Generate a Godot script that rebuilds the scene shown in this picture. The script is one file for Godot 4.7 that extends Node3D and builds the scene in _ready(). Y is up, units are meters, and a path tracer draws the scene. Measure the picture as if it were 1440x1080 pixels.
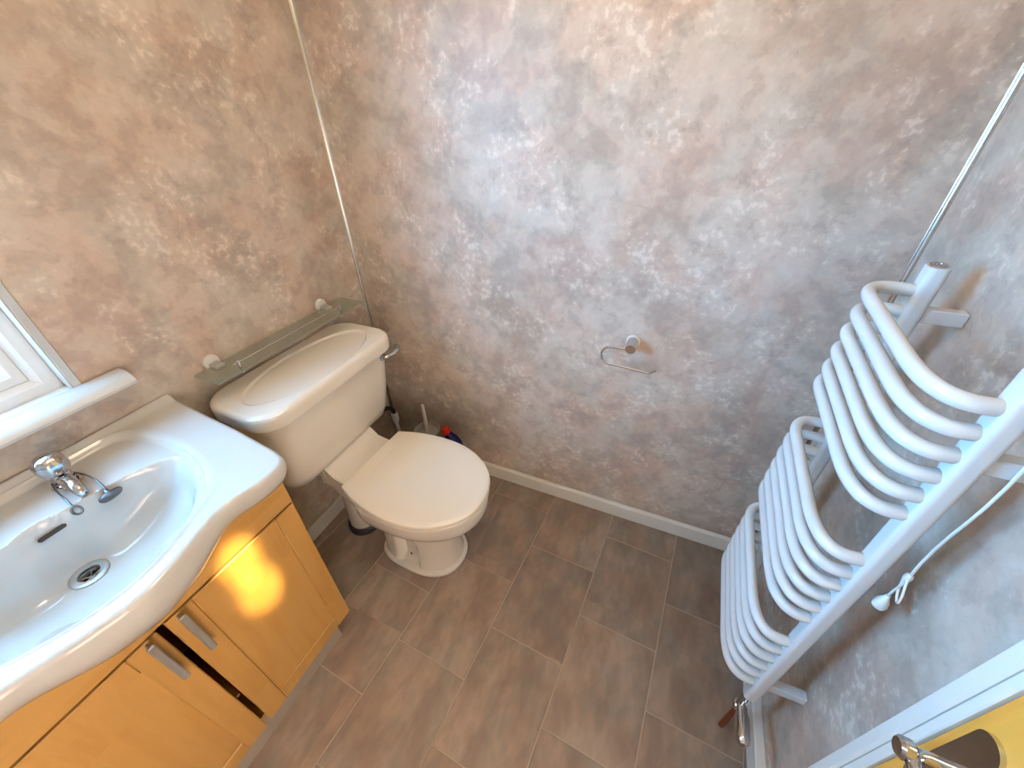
extends Node3D
# A small bathroom seen from above through a very wide lens: left wall x = 0 (window), back wall z = 0, right wall x = ROOM_W (radiator, door).
const ROOM_W := 1.64
const ROOM_D := 2.0
const ROOM_H := 2.25
const THICK := 0.1

var taken := {}
var mats := {}

# ------------------------------------------------------------------ mesh collecting
class Shape:
	var v := PackedVector3Array()

	func tri(a: Vector3, b: Vector3, c: Vector3) -> void:
		if (b - a).cross(c - a).length_squared() < 1e-18: return
		v.append(a); v.append(b); v.append(c)

	func quad(a: Vector3, b: Vector3, c: Vector3, d: Vector3) -> void:
		tri(a, b, c); tri(a, c, d)

	# box between two corners with a 45 degree chamfer on all edges
	func box(lo: Vector3, hi: Vector3, ch := 0.0) -> Shape:
		var c := (lo + hi) / 2; var h := (hi - lo) / 2
		ch = minf(ch, minf(h.x, minf(h.y, h.z)) * 0.9)
		var p := func(sx: int, sy: int, sz: int, ax: int) -> Vector3:
			var q := Vector3(sx * (h.x - ch), sy * (h.y - ch), sz * (h.z - ch))
			q[ax] += ch * [sx, sy, sz][ax]
			return c + q
		for ax in 3:
			for s in [-1, 1]:
				var m := []
				for k in [[-1, -1], [1, -1], [1, 1], [-1, 1]]:
					var g := [0, 0, 0]; g[ax] = s; g[(ax + 1) % 3] = k[0]; g[(ax + 2) % 3] = k[1]
					m.append(p.call(g[0], g[1], g[2], ax))
				if s > 0: quad(m[0], m[1], m[2], m[3])
				else: quad(m[3], m[2], m[1], m[0])
		if ch <= 0.0: return self
		for ax in 3:
			var b := (ax + 1) % 3; var d := (ax + 2) % 3
			for s in [-1, 1]:
				for t in [-1, 1]:
					var g0 := [0, 0, 0]; g0[ax] = -1; g0[b] = s; g0[d] = t
					var g1 := g0.duplicate(); g1[ax] = 1
					var m := [p.call(g0[0], g0[1], g0[2], b), p.call(g1[0], g1[1], g1[2], b), p.call(g1[0], g1[1], g1[2], d), p.call(g0[0], g0[1], g0[2], d)]
					if s * t > 0: m.reverse()
					quad(m[3], m[2], m[1], m[0])
		for sx in [-1, 1]:
			for sy in [-1, 1]:
				for sz in [-1, 1]:
					var a: Vector3 = p.call(sx, sy, sz, 0); var b2: Vector3 = p.call(sx, sy, sz, 1); var e: Vector3 = p.call(sx, sy, sz, 2)
					if sx * sy * sz > 0: tri(a, b2, e)
					else: tri(e, b2, a)
		return self

	# closed rings of equal length; ring order counter-clockwise when seen from the end of the stack
	func loft(rings: Array, cap0 := true, cap1 := true) -> Shape:
		for k in rings.size() - 1:
			var a: PackedVector3Array = rings[k]; var b: PackedVector3Array = rings[k + 1]
			var n := a.size()
			for i in n:
				var j := (i + 1) % n
				quad(a[i], a[j], b[j], b[i])
		if cap0: fan(rings[0], true)
		if cap1: fan(rings[-1], false)
		return self

	func fan(r: PackedVector3Array, flip: bool) -> void:
		var c := Vector3.ZERO
		for p in r: c += p
		c /= r.size()
		for i in r.size():
			var j := (i + 1) % r.size()
			if flip: tri(c, r[j], r[i])
			else: tri(c, r[i], r[j])

	func tube(path: PackedVector3Array, r: float, seg := 12, caps := true, r_end := -1.0) -> Shape:
		if r_end < 0.0: r_end = r
		var rings := []
		var n := path.size()
		var up := Vector3.ZERO
		for i in n:
			var t := (path[mini(i + 1, n - 1)] - path[maxi(i - 1, 0)]).normalized()
			if i == 0:
				up = Vector3.UP if absf(t.y) < 0.9 else Vector3.RIGHT
			up = (up - t * up.dot(t)).normalized()
			var side := t.cross(up)
			var ring := PackedVector3Array()
			var rr := lerpf(r, r_end, float(i) / (n - 1))
			for k in seg:
				var a := TAU * k / seg
				ring.append(path[i] - (side * cos(a) - up * sin(a)) * rr)
			rings.append(ring)
		loft(rings, caps, caps)
		return self

	# profile of (radius, height) turned round the local y axis of xf
	func lathe(profile: Array, xf := Transform3D.IDENTITY, seg := 32, caps := true) -> Shape:
		var rings := []
		for q: Vector2 in profile:
			var ring := PackedVector3Array()
			for k in seg:
				var a := -TAU * k / seg
				ring.append(xf * Vector3(maxf(q.x, 0.00005) * cos(a), q.y, maxf(q.x, 0.00005) * sin(a)))
			rings.append(ring)
		loft(rings, caps, caps)
		return self

	# polygon (x, y) pushed along: each point mapped by xf from (x, y, 0) to (x, y, len)
	func prism(poly: PackedVector2Array, length: float, xf := Transform3D.IDENTITY) -> Shape:
		if Geometry2D.is_polygon_clockwise(poly):
			poly = poly.duplicate(); poly.reverse()
		var idx := Geometry2D.triangulate_polygon(poly)
		var n := poly.size()
		for i in n:
			var j := (i + 1) % n
			var a := poly[i]; var b := poly[j]
			quad(xf * Vector3(a.x, a.y, 0), xf * Vector3(a.x, a.y, length), xf * Vector3(b.x, b.y, length), xf * Vector3(b.x, b.y, 0))
		for k in range(0, idx.size(), 3):
			var a := poly[idx[k]]; var b := poly[idx[k + 1]]; var c := poly[idx[k + 2]]
			var flip := (b - a).cross(c - a) < 0
			if flip: var t := b; b = c; c = t
			tri(xf * Vector3(a.x, a.y, length), xf * Vector3(b.x, b.y, length), xf * Vector3(c.x, c.y, length))
			tri(xf * Vector3(c.x, c.y, 0), xf * Vector3(b.x, b.y, 0), xf * Vector3(a.x, a.y, 0))
		return self

	# mesh with normals smoothed below the given angle and uv by box projection
	func mesh(angle := 35.0, uv_scale := 1.0, uv_off := Vector2.ZERO, uv_turn := false) -> ArrayMesh:
		var n := v.size()
		var fn := PackedVector3Array(); fn.resize(n / 3)
		var corner := {}
		for f in n / 3:
			var w := (v[3 * f + 1] - v[3 * f]).cross(v[3 * f + 2] - v[3 * f])
			fn[f] = w
			for k in 3:
				var key := Vector3i((v[3 * f + k] * 50000.0).round())
				if corner.has(key): corner[key].append(f)
				else: corner[key] = [f]
		var limit := cos(deg_to_rad(angle))
		var pos := PackedVector3Array(); var nor := PackedVector3Array(); var uv := PackedVector2Array()
		pos.resize(n); nor.resize(n); uv.resize(n)
		for f in n / 3:
			var un := fn[f].normalized()
			for k in 3:
				var at := v[3 * f + k]
				var sum := Vector3.ZERO
				for g in corner[Vector3i((at * 50000.0).round())]:
					if fn[g].normalized().dot(un) > limit: sum += fn[g]
				var slot: int = 3 * f + [0, 2, 1][k]
				pos[slot] = at
				nor[slot] = sum.normalized()
				var a := un.abs()
				var t := Vector2(at.x, at.z) if a.y >= a.x and a.y >= a.z else (Vector2(at.z, -at.y) if a.x >= a.z else Vector2(at.x, -at.y))
				if uv_turn: t = Vector2(t.y, t.x)
				uv[slot] = t * uv_scale + uv_off
		var arr := []; arr.resize(Mesh.ARRAY_MAX)
		arr[Mesh.ARRAY_VERTEX] = pos; arr[Mesh.ARRAY_NORMAL] = nor; arr[Mesh.ARRAY_TEX_UV] = uv
		var am := ArrayMesh.new()
		am.add_surface_from_arrays(Mesh.PRIMITIVE_TRIANGLES, arr)
		return am

# ------------------------------------------------------------------ nodes
func numbered(parent: Node, called: String) -> String:
	var key := str(parent.get_instance_id()) + called
	var k: int = taken.get(key, 0)
	taken[key] = k + 1
	return called if k == 0 else "%s_%03d" % [called, k]

func obj(called: String, m: Mesh, mat: Material, parent: Node = self) -> MeshInstance3D:
	var o := MeshInstance3D.new()
	o.name = numbered(parent, called)
	o.mesh = m
	o.material_override = mat
	o.cast_shadow = GeometryInstance3D.SHADOW_CASTING_SETTING_ON
	parent.add_child(o, true)
	return o

func thing(called: String, label: String, category: String, at := Vector3.ZERO, group := "") -> Node3D:
	var o := Node3D.new()
	o.name = numbered(self, called)
	add_child(o, true)
	o.position = at
	tag(o, label, category, group)
	return o

func tag(o: Node, label: String, category: String, group := "") -> void:
	o.set_meta("label", label)
	o.set_meta("category", category)
	if group != "": o.set_meta("group", group)

func struct(called: String, m: Mesh, mat: Material, label: String, category: String) -> MeshInstance3D:
	var o := obj(called, m, mat)
	o.set_meta("kind", "structure")
	tag(o, label, category)
	return o

# ------------------------------------------------------------------ curves
func rrect(hx: float, hz: float, r: float, y: float, at := Vector3.ZERO, n := 6) -> PackedVector3Array:
	var out := PackedVector3Array()
	r = minf(r, minf(hx, hz))
	for q in 4:
		var cx: float = [1, -1, -1, 1][q] * (hx - r); var cz: float = [-1, -1, 1, 1][q] * (hz - r)
		for k in n + 1:
			var a := PI / 2 * (q + float(k) / n)
			out.append(at + Vector3(cx + r * cos(a), y, cz - r * sin(a)))
	return out

func resampled(ring: PackedVector3Array, n: int) -> PackedVector3Array:
	var total := 0.0
	for i in ring.size(): total += ring[i].distance_to(ring[(i + 1) % ring.size()])
	var out := PackedVector3Array(); var done := 0.0; var i := 0
	for k in n:
		var want := total * k / n
		while done + ring[i].distance_to(ring[(i + 1) % ring.size()]) < want and i < ring.size() - 1:
			done += ring[i].distance_to(ring[i + 1]); i += 1
		var e := ring[(i + 1) % ring.size()]
		out.append(ring[i].lerp(e, clampf((want - done) / maxf(ring[i].distance_to(e), 1e-6), 0, 1)))
	return out

func spline(pts: Array, per: int) -> Array:
	var out := []
	for i in pts.size() - 1:
		var p0 = pts[maxi(i - 1, 0)]; var p1 = pts[i]; var p2 = pts[i + 1]; var p3 = pts[mini(i + 2, pts.size() - 1)]
		for k in per:
			out.append(p1.cubic_interpolate(p2, p0, p3, float(k) / per))
	out.append(pts[-1])
	return out

func path(pts: Array, per := 6) -> PackedVector3Array:
	return PackedVector3Array(spline(pts, per))

# a polyline with rounded corners
func rounded(pts: Array, r: float, n := 6) -> PackedVector3Array:
	var out := PackedVector3Array([pts[0]])
	for i in range(1, pts.size() - 1):
		var a: Vector3 = (pts[i - 1] - pts[i]); var b: Vector3 = (pts[i + 1] - pts[i])
		var d := minf(r, minf(a.length(), b.length()) * 0.499)
		var s: Vector3 = pts[i] + a.normalized() * d; var e: Vector3 = pts[i] + b.normalized() * d
		for k in n + 1:
			var t := float(k) / n
			out.append(s.lerp(pts[i], t).lerp(pts[i].lerp(e, t), t))
	out.append(pts[-1])
	return out

# ------------------------------------------------------------------ materials
func mat(c: Color, rough: float, metal := 0.0, spec := 0.5) -> StandardMaterial3D:
	var m := StandardMaterial3D.new()
	m.albedo_color = c
	m.roughness = rough
	m.metallic = metal
	m.metallic_specular = spec
	return m

func noise_bytes(size: int, freq: float, octaves: int, seed_: int, warp := 0.0, stretch := false) -> PackedByteArray:
	var f := FastNoiseLite.new()
	f.noise_type = FastNoiseLite.TYPE_SIMPLEX_SMOOTH
	f.seed = seed_
	f.frequency = freq
	f.fractal_type = FastNoiseLite.FRACTAL_FBM
	f.fractal_octaves = octaves
	f.fractal_gain = 0.55
	if warp > 0.0:
		f.domain_warp_enabled = true
		f.domain_warp_amplitude = warp
		f.domain_warp_frequency = freq * 1.7
		f.domain_warp_fractal_octaves = 3
	var im := f.get_image(size, size, false, false, true)
	im.convert(Image.FORMAT_L8)
	return im.get_data()

func image_material(bytes: PackedByteArray, size: int, rough: float) -> StandardMaterial3D:
	var im := Image.create_from_data(size, size, false, Image.FORMAT_RGB8, bytes)
	var m := mat(Color.WHITE, rough)
	m.albedo_texture = ImageTexture.create_from_image(im)
	return m

func blend(a: Color, b: Color, t: float) -> Color:
	return a.lerp(b, clampf(t, 0.0, 1.0))

# marbled wet-wall panel: taupe ground, greyer and pinker clouds, pale chalky flakes, a few dark smudges
func wall_material() -> StandardMaterial3D:
	var n := 1280
	var cloud := noise_bytes(n, 0.0046, 5, 11, 34.0)
	var hue := noise_bytes(n, 0.0075, 4, 23, 30.0)
	var patch := noise_bytes(n, 0.020, 6, 37, 16.0)
	var where := noise_bytes(n, 0.0072, 3, 51, 22.0)
	var fleck := noise_bytes(n, 0.075, 5, 71, 5.0)
	var out := PackedByteArray(); out.resize(n * n * 3)
	var base := Color(0.715, 0.65, 0.59); var pink := Color(0.73, 0.64, 0.575); var grey := Color(0.68, 0.65, 0.60)
	var pale := Color(0.81, 0.765, 0.71); var dark := Color(0.55, 0.49, 0.45)
	for i in n * n:
		var c := cloud[i] / 255.0; var h := hue[i] / 255.0; var p := patch[i] / 255.0; var w := where[i] / 255.0; var f := fleck[i] / 255.0
		var q := pink.lerp(grey, smoothstep(0.34, 0.66, h)).lerp(base, 0.4)
		q = q.lerp(pale, 0.40 * smoothstep(0.45, 0.68, c))
		q = q.lerp(dark, 0.24 * smoothstep(0.48, 0.26, c))
		var k := smoothstep(0.44, 0.64, w)
		q = q.lerp(pale, 0.30 * smoothstep(0.52, 0.70, p))
		q = q.lerp(dark, 0.24 * smoothstep(0.44, 0.30, p))
		q = q.lerp(Color(0.90, 0.86, 0.81), 0.42 * smoothstep(0.56, 0.70, f * 0.62 + p * 0.38) * (0.12 + 0.88 * k))
		q = q.lerp(dark, 0.20 * smoothstep(0.40, 0.28, f * 0.7 + p * 0.3) * (0.3 + 0.7 * k))
		var s := 0.975 + 0.05 * f
		out[3 * i] = int(clampf(q.r * s, 0, 1) * 255); out[3 * i + 1] = int(clampf(q.g * s, 0, 1) * 255); out[3 * i + 2] = int(clampf(q.b * s, 0, 1) * 255)
	var m := image_material(out, n, 0.42)
	m.uv1_triplanar = true
	m.uv1_world_triplanar = true
	m.uv1_triplanar_sharpness = 8.0
	m.uv1_scale = Vector3.ONE / 2.4
	return m

func tile_material(seed_: int, tone: float) -> StandardMaterial3D:
	var n := 512
	var cloud := noise_bytes(n, 0.011, 4, seed_, 14.0)
	var fine := noise_bytes(n, 0.05, 4, seed_ + 5, 6.0)
	var hue := noise_bytes(n, 0.008, 3, seed_ + 9, 12.0)
	var out := PackedByteArray(); out.resize(n * n * 3)
	for y in n:
		for x in n:
			var i := y * n + x
			var j := (y / 2) * n + x          # streaks run along the tile
			var c := cloud[j] / 255.0; var f := fine[j] / 255.0; var h := hue[i] / 255.0
			var q := Color(0.49, 0.42, 0.36).lerp(Color(0.47, 0.425, 0.375), smoothstep(0.35, 0.65, h))
			q = q.lerp(Color(0.57, 0.505, 0.445), 0.6 * smoothstep(0.45, 0.8, c))
			q = q.lerp(Color(0.41, 0.345, 0.30), 0.5 * smoothstep(0.5, 0.22, c))
			var s := (0.95 + 0.10 * f) * tone
			out[3 * i] = int(clampf(q.r * s, 0, 1) * 255); out[3 * i + 1] = int(clampf(q.g * s, 0, 1) * 255); out[3 * i + 2] = int(clampf(q.b * s, 0, 1) * 255)
	return image_material(out, n, 0.5)

func wood_material(light: Color, deep: Color) -> StandardMaterial3D:
	var n := 512
	var a := noise_bytes(n, 0.02, 4, 301, 6.0)
	var b := noise_bytes(n, 0.11, 3, 307)
	var out := PackedByteArray(); out.resize(n * n * 3)
	for y in n:
		for x in n:
			var i := y * n + x
			var j := (y / 12) * n + x
			var c := a[j] / 255.0; var f := b[j] / 255.0
			var q := light.lerp(deep, smoothstep(0.4, 0.7, c))
			var s := 0.985 + 0.03 * f
			out[3 * i] = int(clampf(q.r * s, 0, 1) * 255); out[3 * i + 1] = int(clampf(q.g * s, 0, 1) * 255); out[3 * i + 2] = int(clampf(q.b * s, 0, 1) * 255)
	return image_material(out, n, 0.38)

func glass_material(c: Color, alpha: float, rough := 0.02) -> StandardMaterial3D:
	var m := mat(Color(c, alpha), rough)
	m.transparency = BaseMaterial3D.TRANSPARENCY_ALPHA
	return m

# ------------------------------------------------------------------ start
func _ready() -> void:
	set_camera()
	set_light()
	make_materials()
	build_room()
	build_window()
	build_door()
	build_vanity()
	build_basin()
	build_tap()
	build_toilet()
	build_radiator()
	build_shelf()
	build_small_things()
	build_lamps()

func set_camera() -> void:
	var cam := Camera3D.new()
	cam.name = "camera"
	var right := Vector3(0.92018773, -0.01508706, -0.39118657)
	var down := Vector3(0.21614312, -0.81356437, 0.53981031)
	var ahead := Vector3(-0.3263996, -0.5812791, -0.74537098)
	cam.transform = Transform3D(Basis(right, -down, -ahead).orthonormalized(), Vector3(1.1580, 1.4643, 1.1578))
	cam.fov = rad_to_deg(2.0 * atan(540.0 / 555.314))
	cam.near = 0.02
	add_child(cam)
	cam.current = true

func set_light() -> void:
	var env := Environment.new()
	env.background_mode = Environment.BG_SKY
	var sky := Sky.new()
	var sm := ProceduralSkyMaterial.new()
	sm.sky_top_color = Color(0.28, 0.44, 0.56)
	sm.sky_horizon_color = Color(0.46, 0.75, 1.0)
	sm.ground_horizon_color = Color(0.42, 0.66, 0.80)
	sm.ground_bottom_color = Color(0.36, 0.42, 0.44)
	sm.sky_curve = 0.3
	sm.sun_angle_max = 0.0
	sm.energy_multiplier = 84.0
	sky.sky_material = sm
	env.sky = sky
	env.ambient_light_source = Environment.AMBIENT_SOURCE_SKY
	env.tonemap_mode = Environment.TONE_MAPPER_LINEAR
	env.tonemap_exposure = 1.05
	env.sdfgi_enabled = true
	env.ssao_enabled = true
	env.ssil_enabled = true
	var we := WorldEnvironment.new()
	we.name = "environment"
	we.environment = env
	add_child(we)
	# low sun through the window onto the right wall past the door; its warm bounce fills the room
	var sun := DirectionalLight3D.new()
	sun.name = "sun"
	sun.light_color = Color(1.0, 0.96, 0.94)
	sun.light_energy = 84.0
	sun.light_angular_distance = 0.6
	sun.shadow_enabled = true
	add_child(sun)
	sun.look_at_from_position(Vector3.ZERO, Vector3(1.0, -0.28, 0.25))

func make_materials() -> void:
	mats.wall = wall_material()
	mats.tiles = [tile_material(101, 1.0), tile_material(211, 0.96), tile_material(331, 1.04)]
	mats.wood = wood_material(Color(0.67, 0.51, 0.275), Color(0.65, 0.485, 0.25))
	mats.sunlit_door_wood = wood_material(Color(0.90, 0.65, 0.28), Color(0.88, 0.62, 0.255))  # brighter than the vanity wood: sunlight on the door put into its colour
	mats.grout = mat(Color(0.60, 0.55, 0.485), 0.8)
	mats.ceramic = mat(Color(0.78, 0.77, 0.75), 0.10)  # basin: same ceramic as the toilet, its dimmer light put into the colour
	mats.ceramic.clearcoat_enabled = true
	mats.ceramic.clearcoat = 0.5
	mats.ceramic.clearcoat_roughness = 0.04
	mats.pan = mat(Color(0.95, 0.92, 0.87), 0.12)  # toilet: same ceramic as the basin, lightened to carry its brighter light
	mats.pan.clearcoat_enabled = true
	mats.pan.clearcoat = 0.4
	mats.pan.clearcoat_roughness = 0.05
	mats.seat = mat(Color(0.96, 0.925, 0.865), 0.28)
	mats.paint = mat(Color(0.88, 0.865, 0.825), 0.4)
	mats.upvc = mat(Color(0.88, 0.89, 0.89), 0.25)
	mats.sill = mat(Color(0.76, 0.755, 0.73), 0.3)
	mats.enamel = mat(Color(0.82, 0.83, 0.83), 0.2)
	mats.chrome = mat(Color(0.80, 0.80, 0.81), 0.08, 1.0)
	mats.brushed = mat(Color(0.76, 0.76, 0.75), 0.42, 0.75)
	mats.aluminium = mat(Color(0.80, 0.80, 0.79), 0.22, 1.0)
	mats.edging = mat(Color(0.84, 0.84, 0.83), 0.28, 0.35)
	mats.wire = mat(Color(0.42, 0.42, 0.43), 0.35, 0.9)
	mats.copper = mat(Color(0.50, 0.26, 0.16), 0.4, 0.6)
	mats.rubber = mat(Color(0.05, 0.05, 0.05), 0.6)
	mats.white_plastic = mat(Color(0.86, 0.86, 0.84), 0.35)
	mats.plinth = mat(Color(0.56, 0.52, 0.47), 0.45)
	mats.dark = mat(Color(0.10, 0.075, 0.05), 0.8)
	mats.ceiling = mat(Color(0.88, 0.87, 0.85), 0.8)

# ------------------------------------------------------------------ room shell
func wall_with_hole(lo: Vector3, hi: Vector3, hole_lo: Vector3, hole_hi: Vector3) -> ArrayMesh:
	var s := Shape.new()
	s.box(lo, Vector3(hi.x, hi.y, hole_lo.z))
	s.box(Vector3(lo.x, lo.y, hole_hi.z), hi)
	if hole_lo.y > lo.y + 0.001:
		s.box(Vector3(lo.x, lo.y, hole_lo.z), Vector3(hi.x, hole_lo.y, hole_hi.z))
	s.box(Vector3(lo.x, hole_hi.y, hole_lo.z), Vector3(hi.x, hi.y, hole_hi.z))
	return s.mesh()

const WIN_Z0 := 0.895
const WIN_Z1 := 1.60
const WIN_Y0 := 0.968
const WIN_Y1 := 1.86
const DOOR_Z0 := 0.757
const DOOR_Z1 := 1.375
const DOOR_H := 2.0

func build_room() -> void:
	var w := ROOM_W; var d := ROOM_D; var h := ROOM_H; var t := THICK
	struct("wall_back", Shape.new().box(Vector3(-t, -t, -t), Vector3(w + t, h + t, 0)).mesh(), mats.wall, "marbled taupe wet-wall panel behind the toilet roll holder", "wall")
	struct("wall_left", wall_with_hole(Vector3(-t, -t, 0), Vector3(0, h + t, d), Vector3(-t, WIN_Y0, WIN_Z0), Vector3(0, WIN_Y1, WIN_Z1)), mats.wall, "marbled taupe wet-wall panel with window above the basin", "wall")
	struct("wall_right", wall_with_hole(Vector3(w, -t, 0), Vector3(w + t, h + t, d), Vector3(w, -t, DOOR_Z0), Vector3(w + t, DOOR_H, DOOR_Z1)), mats.wall, "marbled taupe wet-wall panel behind the white towel radiator", "wall")
	struct("wall_front", Shape.new().box(Vector3(-t, -t, d), Vector3(w + t, h + t, d + t)).mesh(), mats.wall, "marbled taupe wall panel opposite the toilet roll holder", "wall")
	struct("ceiling", Shape.new().box(Vector3(0, h, 0), Vector3(w, h + t, d)).mesh(), mats.ceiling, "plain white bathroom ceiling", "ceiling")
	build_floor()
	# skirting boards
	var bb := func(called: String, lo: Vector3, hi: Vector3, label: String):
		struct(called, Shape.new().box(lo, hi, 0.003).mesh(), mats.paint, label, "skirting board")
	bb.call("baseboard_back", Vector3(0.001, 0, 0), Vector3(w - 0.001, 0.071, 0.019), "cream white skirting board along the wall with the roll holder")
	bb.call("baseboard_left", Vector3(0, 0, 0.02), Vector3(0.014, 0.071, 0.84), "cream white skirting board between toilet and vanity")
	bb.call("baseboard_right", Vector3(w - 0.026, 0, 0.02), Vector3(w, 0.071, 0.733), "cream white skirting board below the towel radiator")
	# metal corner trims: two flanges with a ribbed cove between them
	var cove := PackedVector2Array()
	for q in [Vector2(0, 0), Vector2(0.019, 0), Vector2(0.019, 0.0025), Vector2(0.0165, 0.0045), Vector2(0.013, 0.0035), Vector2(0.0095, 0.0055), Vector2(0.0075, 0.0075), Vector2(0.0055, 0.0095), Vector2(0.0035, 0.013), Vector2(0.0045, 0.0165), Vector2(0.0025, 0.019), Vector2(0, 0.019)]: cove.append(q * 0.52)
	var up_left := Transform3D(Basis(Vector3(1, 0, 0), Vector3(0, 0, 1), Vector3(0, 1, 0)), Vector3(0, 0.20, 0))
	struct("trim_1", Shape.new().prism(cove, h - 0.20, up_left).mesh(20), mats.aluminium, "shiny metal corner trim rising behind the toilet cistern", "corner trim")
	var up_right := Transform3D(Basis(Vector3(-1, 0, 0), Vector3(0, 0, 1), Vector3(0, 1, 0)), Vector3(w, 0.0715, 0))
	struct("trim_2", Shape.new().prism(cove, h - 0.0715, up_right).mesh(20), mats.aluminium, "shiny metal corner trim above the towel radiator", "corner trim")

func build_floor() -> void:
	var w := ROOM_W; var d := ROOM_D
	var fl := struct("floor", Shape.new().box(Vector3(0, -THICK, 0), Vector3(w, -0.0012, d)).mesh(), mats.grout, "brown-grey stone-effect tile floor with pale joints", "floor")
	var rng := RandomNumberGenerator.new(); rng.seed = 7
	var room := PackedVector2Array([Vector2(0.002, 0.002), Vector2(w - 0.002, 0.002), Vector2(w - 0.002, d - 0.002), Vector2(0.002, d - 0.002)])
	var tw := 0.26; var half := 0.657 * 0.26; var g := 0.0019
	var o := Vector2(2.269, 1.031) * 0.26
	var th := -0.061
	var ax := Vector2(cos(th), -sin(th)); var az := Vector2(sin(th), cos(th))
	for i in range(-4, 6):
		for k in range(-6, 9):
			var j0 := 2 * k + (1 if posmod(i, 2) == 0 else 0)
			var a := i * tw + g; var b := (i + 1) * tw - g
			var c := j0 * half + g; var e := (j0 + 2) * half - g
			var poly := PackedVector2Array([o + ax * a + az * c, o + ax * b + az * c, o + ax * b + az * e, o + ax * a + az * e])
			for cut in Geometry2D.intersect_polygons(poly, room):
				if Geometry2D.is_polygon_clockwise(cut): cut.reverse()
				var n := cut.size()
				var area := 0.0
				for q in n: area += cut[q].cross(cut[(q + 1) % n]) / 2
				if area < 0.0004: continue
				var inner := Geometry2D.offset_polygon(cut, -0.0008)
				if inner.is_empty(): continue
				var top: PackedVector2Array = inner[0]
				if top.size() != n: top = cut
				var lo := PackedVector3Array(); var mid := PackedVector3Array(); var hi := PackedVector3Array()
				if Geometry2D.is_polygon_clockwise(top) != Geometry2D.is_polygon_clockwise(cut): top.reverse()
				# line the rings up
				var shift := 0
				for q in n:
					if top[q].distance_to(cut[0]) < top[shift].distance_to(cut[0]): shift = q
				for q in n:
					var p := cut[n - 1 - q]; var r := top[(n - 1 - q + shift) % n]
					lo.append(Vector3(p.x, -0.004, p.y)); mid.append(Vector3(p.x, -0.0006, p.y)); hi.append(Vector3(r.x, 0, r.y))
				var s := Shape.new().loft([lo, mid, hi], false, true)
				obj("tile", s.mesh(20, 1.3, Vector2(rng.randf(), rng.randf())), mats.tiles[rng.randi() % 3], fl)

# ------------------------------------------------------------------ window
func build_window() -> void:
	var z0 := WIN_Z0; var z1 := WIN_Z1; var y0 := WIN_Y0; var y1 := WIN_Y1
	var win := Node3D.new(); win.name = "window_1"; add_child(win)
	win.set_meta("kind", "structure")
	tag(win, "white framed window above the basin with a rounded sill", "window")
	# metal edging round the opening
	var e := Shape.new()
	e.box(Vector3(-0.03, y0, z0), Vector3(0.004, y1, z0 + 0.003), 0.0008)
	e.box(Vector3(0.0, y0, z0 - 0.015), Vector3(0.005, y1, z0), 0.0012)
	e.box(Vector3(-0.03, y0, z1 - 0.003), Vector3(0.004, y1, z1), 0.0008)
	e.box(Vector3(0.0, y0, z1), Vector3(0.004, y1, z1 + 0.012), 0.0012)
	e.box(Vector3(-0.03, y1 - 0.003, z0), Vector3(0.004, y1, z1), 0.0008)
	e.box(Vector3(0.0, y1, z0 - 0.012), Vector3(0.004, y1 + 0.012, z1 + 0.012), 0.0012)
	obj("edging", e.mesh(), mats.edging, win)
	# outer frame and sash, stepped
	var frame := func(called: String, x0: float, x1: float, inset: float, width: float):
		var a0 := z0 + inset; var a1 := z1 - inset; var b0 := y0 + inset; var b1 := y1 - inset
		var s := Shape.new()
		# four mitred lengths with a bevelled inner edge
		var prof := [Vector2(0, x0), Vector2(0, x1 - 0.004), Vector2(0.004, x1), Vector2(width - 0.012, x1), Vector2(width, x1 - 0.012), Vector2(width, x0)]
		var rings := []
		for q: Vector2 in prof:
			rings.append(PackedVector3Array([Vector3(q.y, b0 + q.x, a0 + q.x), Vector3(q.y, b0 + q.x, a1 - q.x), Vector3(q.y, b1 - q.x, a1 - q.x), Vector3(q.y, b1 - q.x, a0 + q.x)]))
		rings.append(rings[0])
		s.loft(rings, false, false)
		obj(called, s.mesh(), mats.upvc, win)
	frame.call("window_frame", -0.085, -0.028, 0.0, 0.038)
	frame.call("sash", -0.080, -0.040, 0.036, 0.032)
	obj("pane", Shape.new().box(Vector3(-0.064, y0 + 0.064, z0 + 0.064), Vector3(-0.060, y1 - 0.064, z1 - 0.064)).mesh(), glass_material(Color(0.95, 0.98, 1.0), 0.06), win)
	# rounded sill board
	var prof := PackedVector2Array([Vector2(-0.03, 0.946), Vector2(-0.03, 0.9685), Vector2(0.006, 0.9745), Vector2(0.022, 0.976), Vector2(0.038, 0.974), Vector2(0.050, 0.969), Vector2(0.058, 0.962), Vector2(0.061, 0.955), Vector2(0.058, 0.948), Vector2(0.052, 0.945)])
	obj("sill", Shape.new().prism(PackedVector2Array([Vector2(0.0, 0.945)]) + prof.slice(2), z1 + 0.085 - 0.812, Transform3D(Basis.IDENTITY, Vector3(0, 0, 0.812))).mesh(30), mats.sill, win)
	obj("inner_sill", Shape.new().box(Vector3(-0.03, y0 - 0.001, z0 + 0.001), Vector3(0.002, 0.973, z1 - 0.001)).mesh(), mats.upvc, win)

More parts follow.
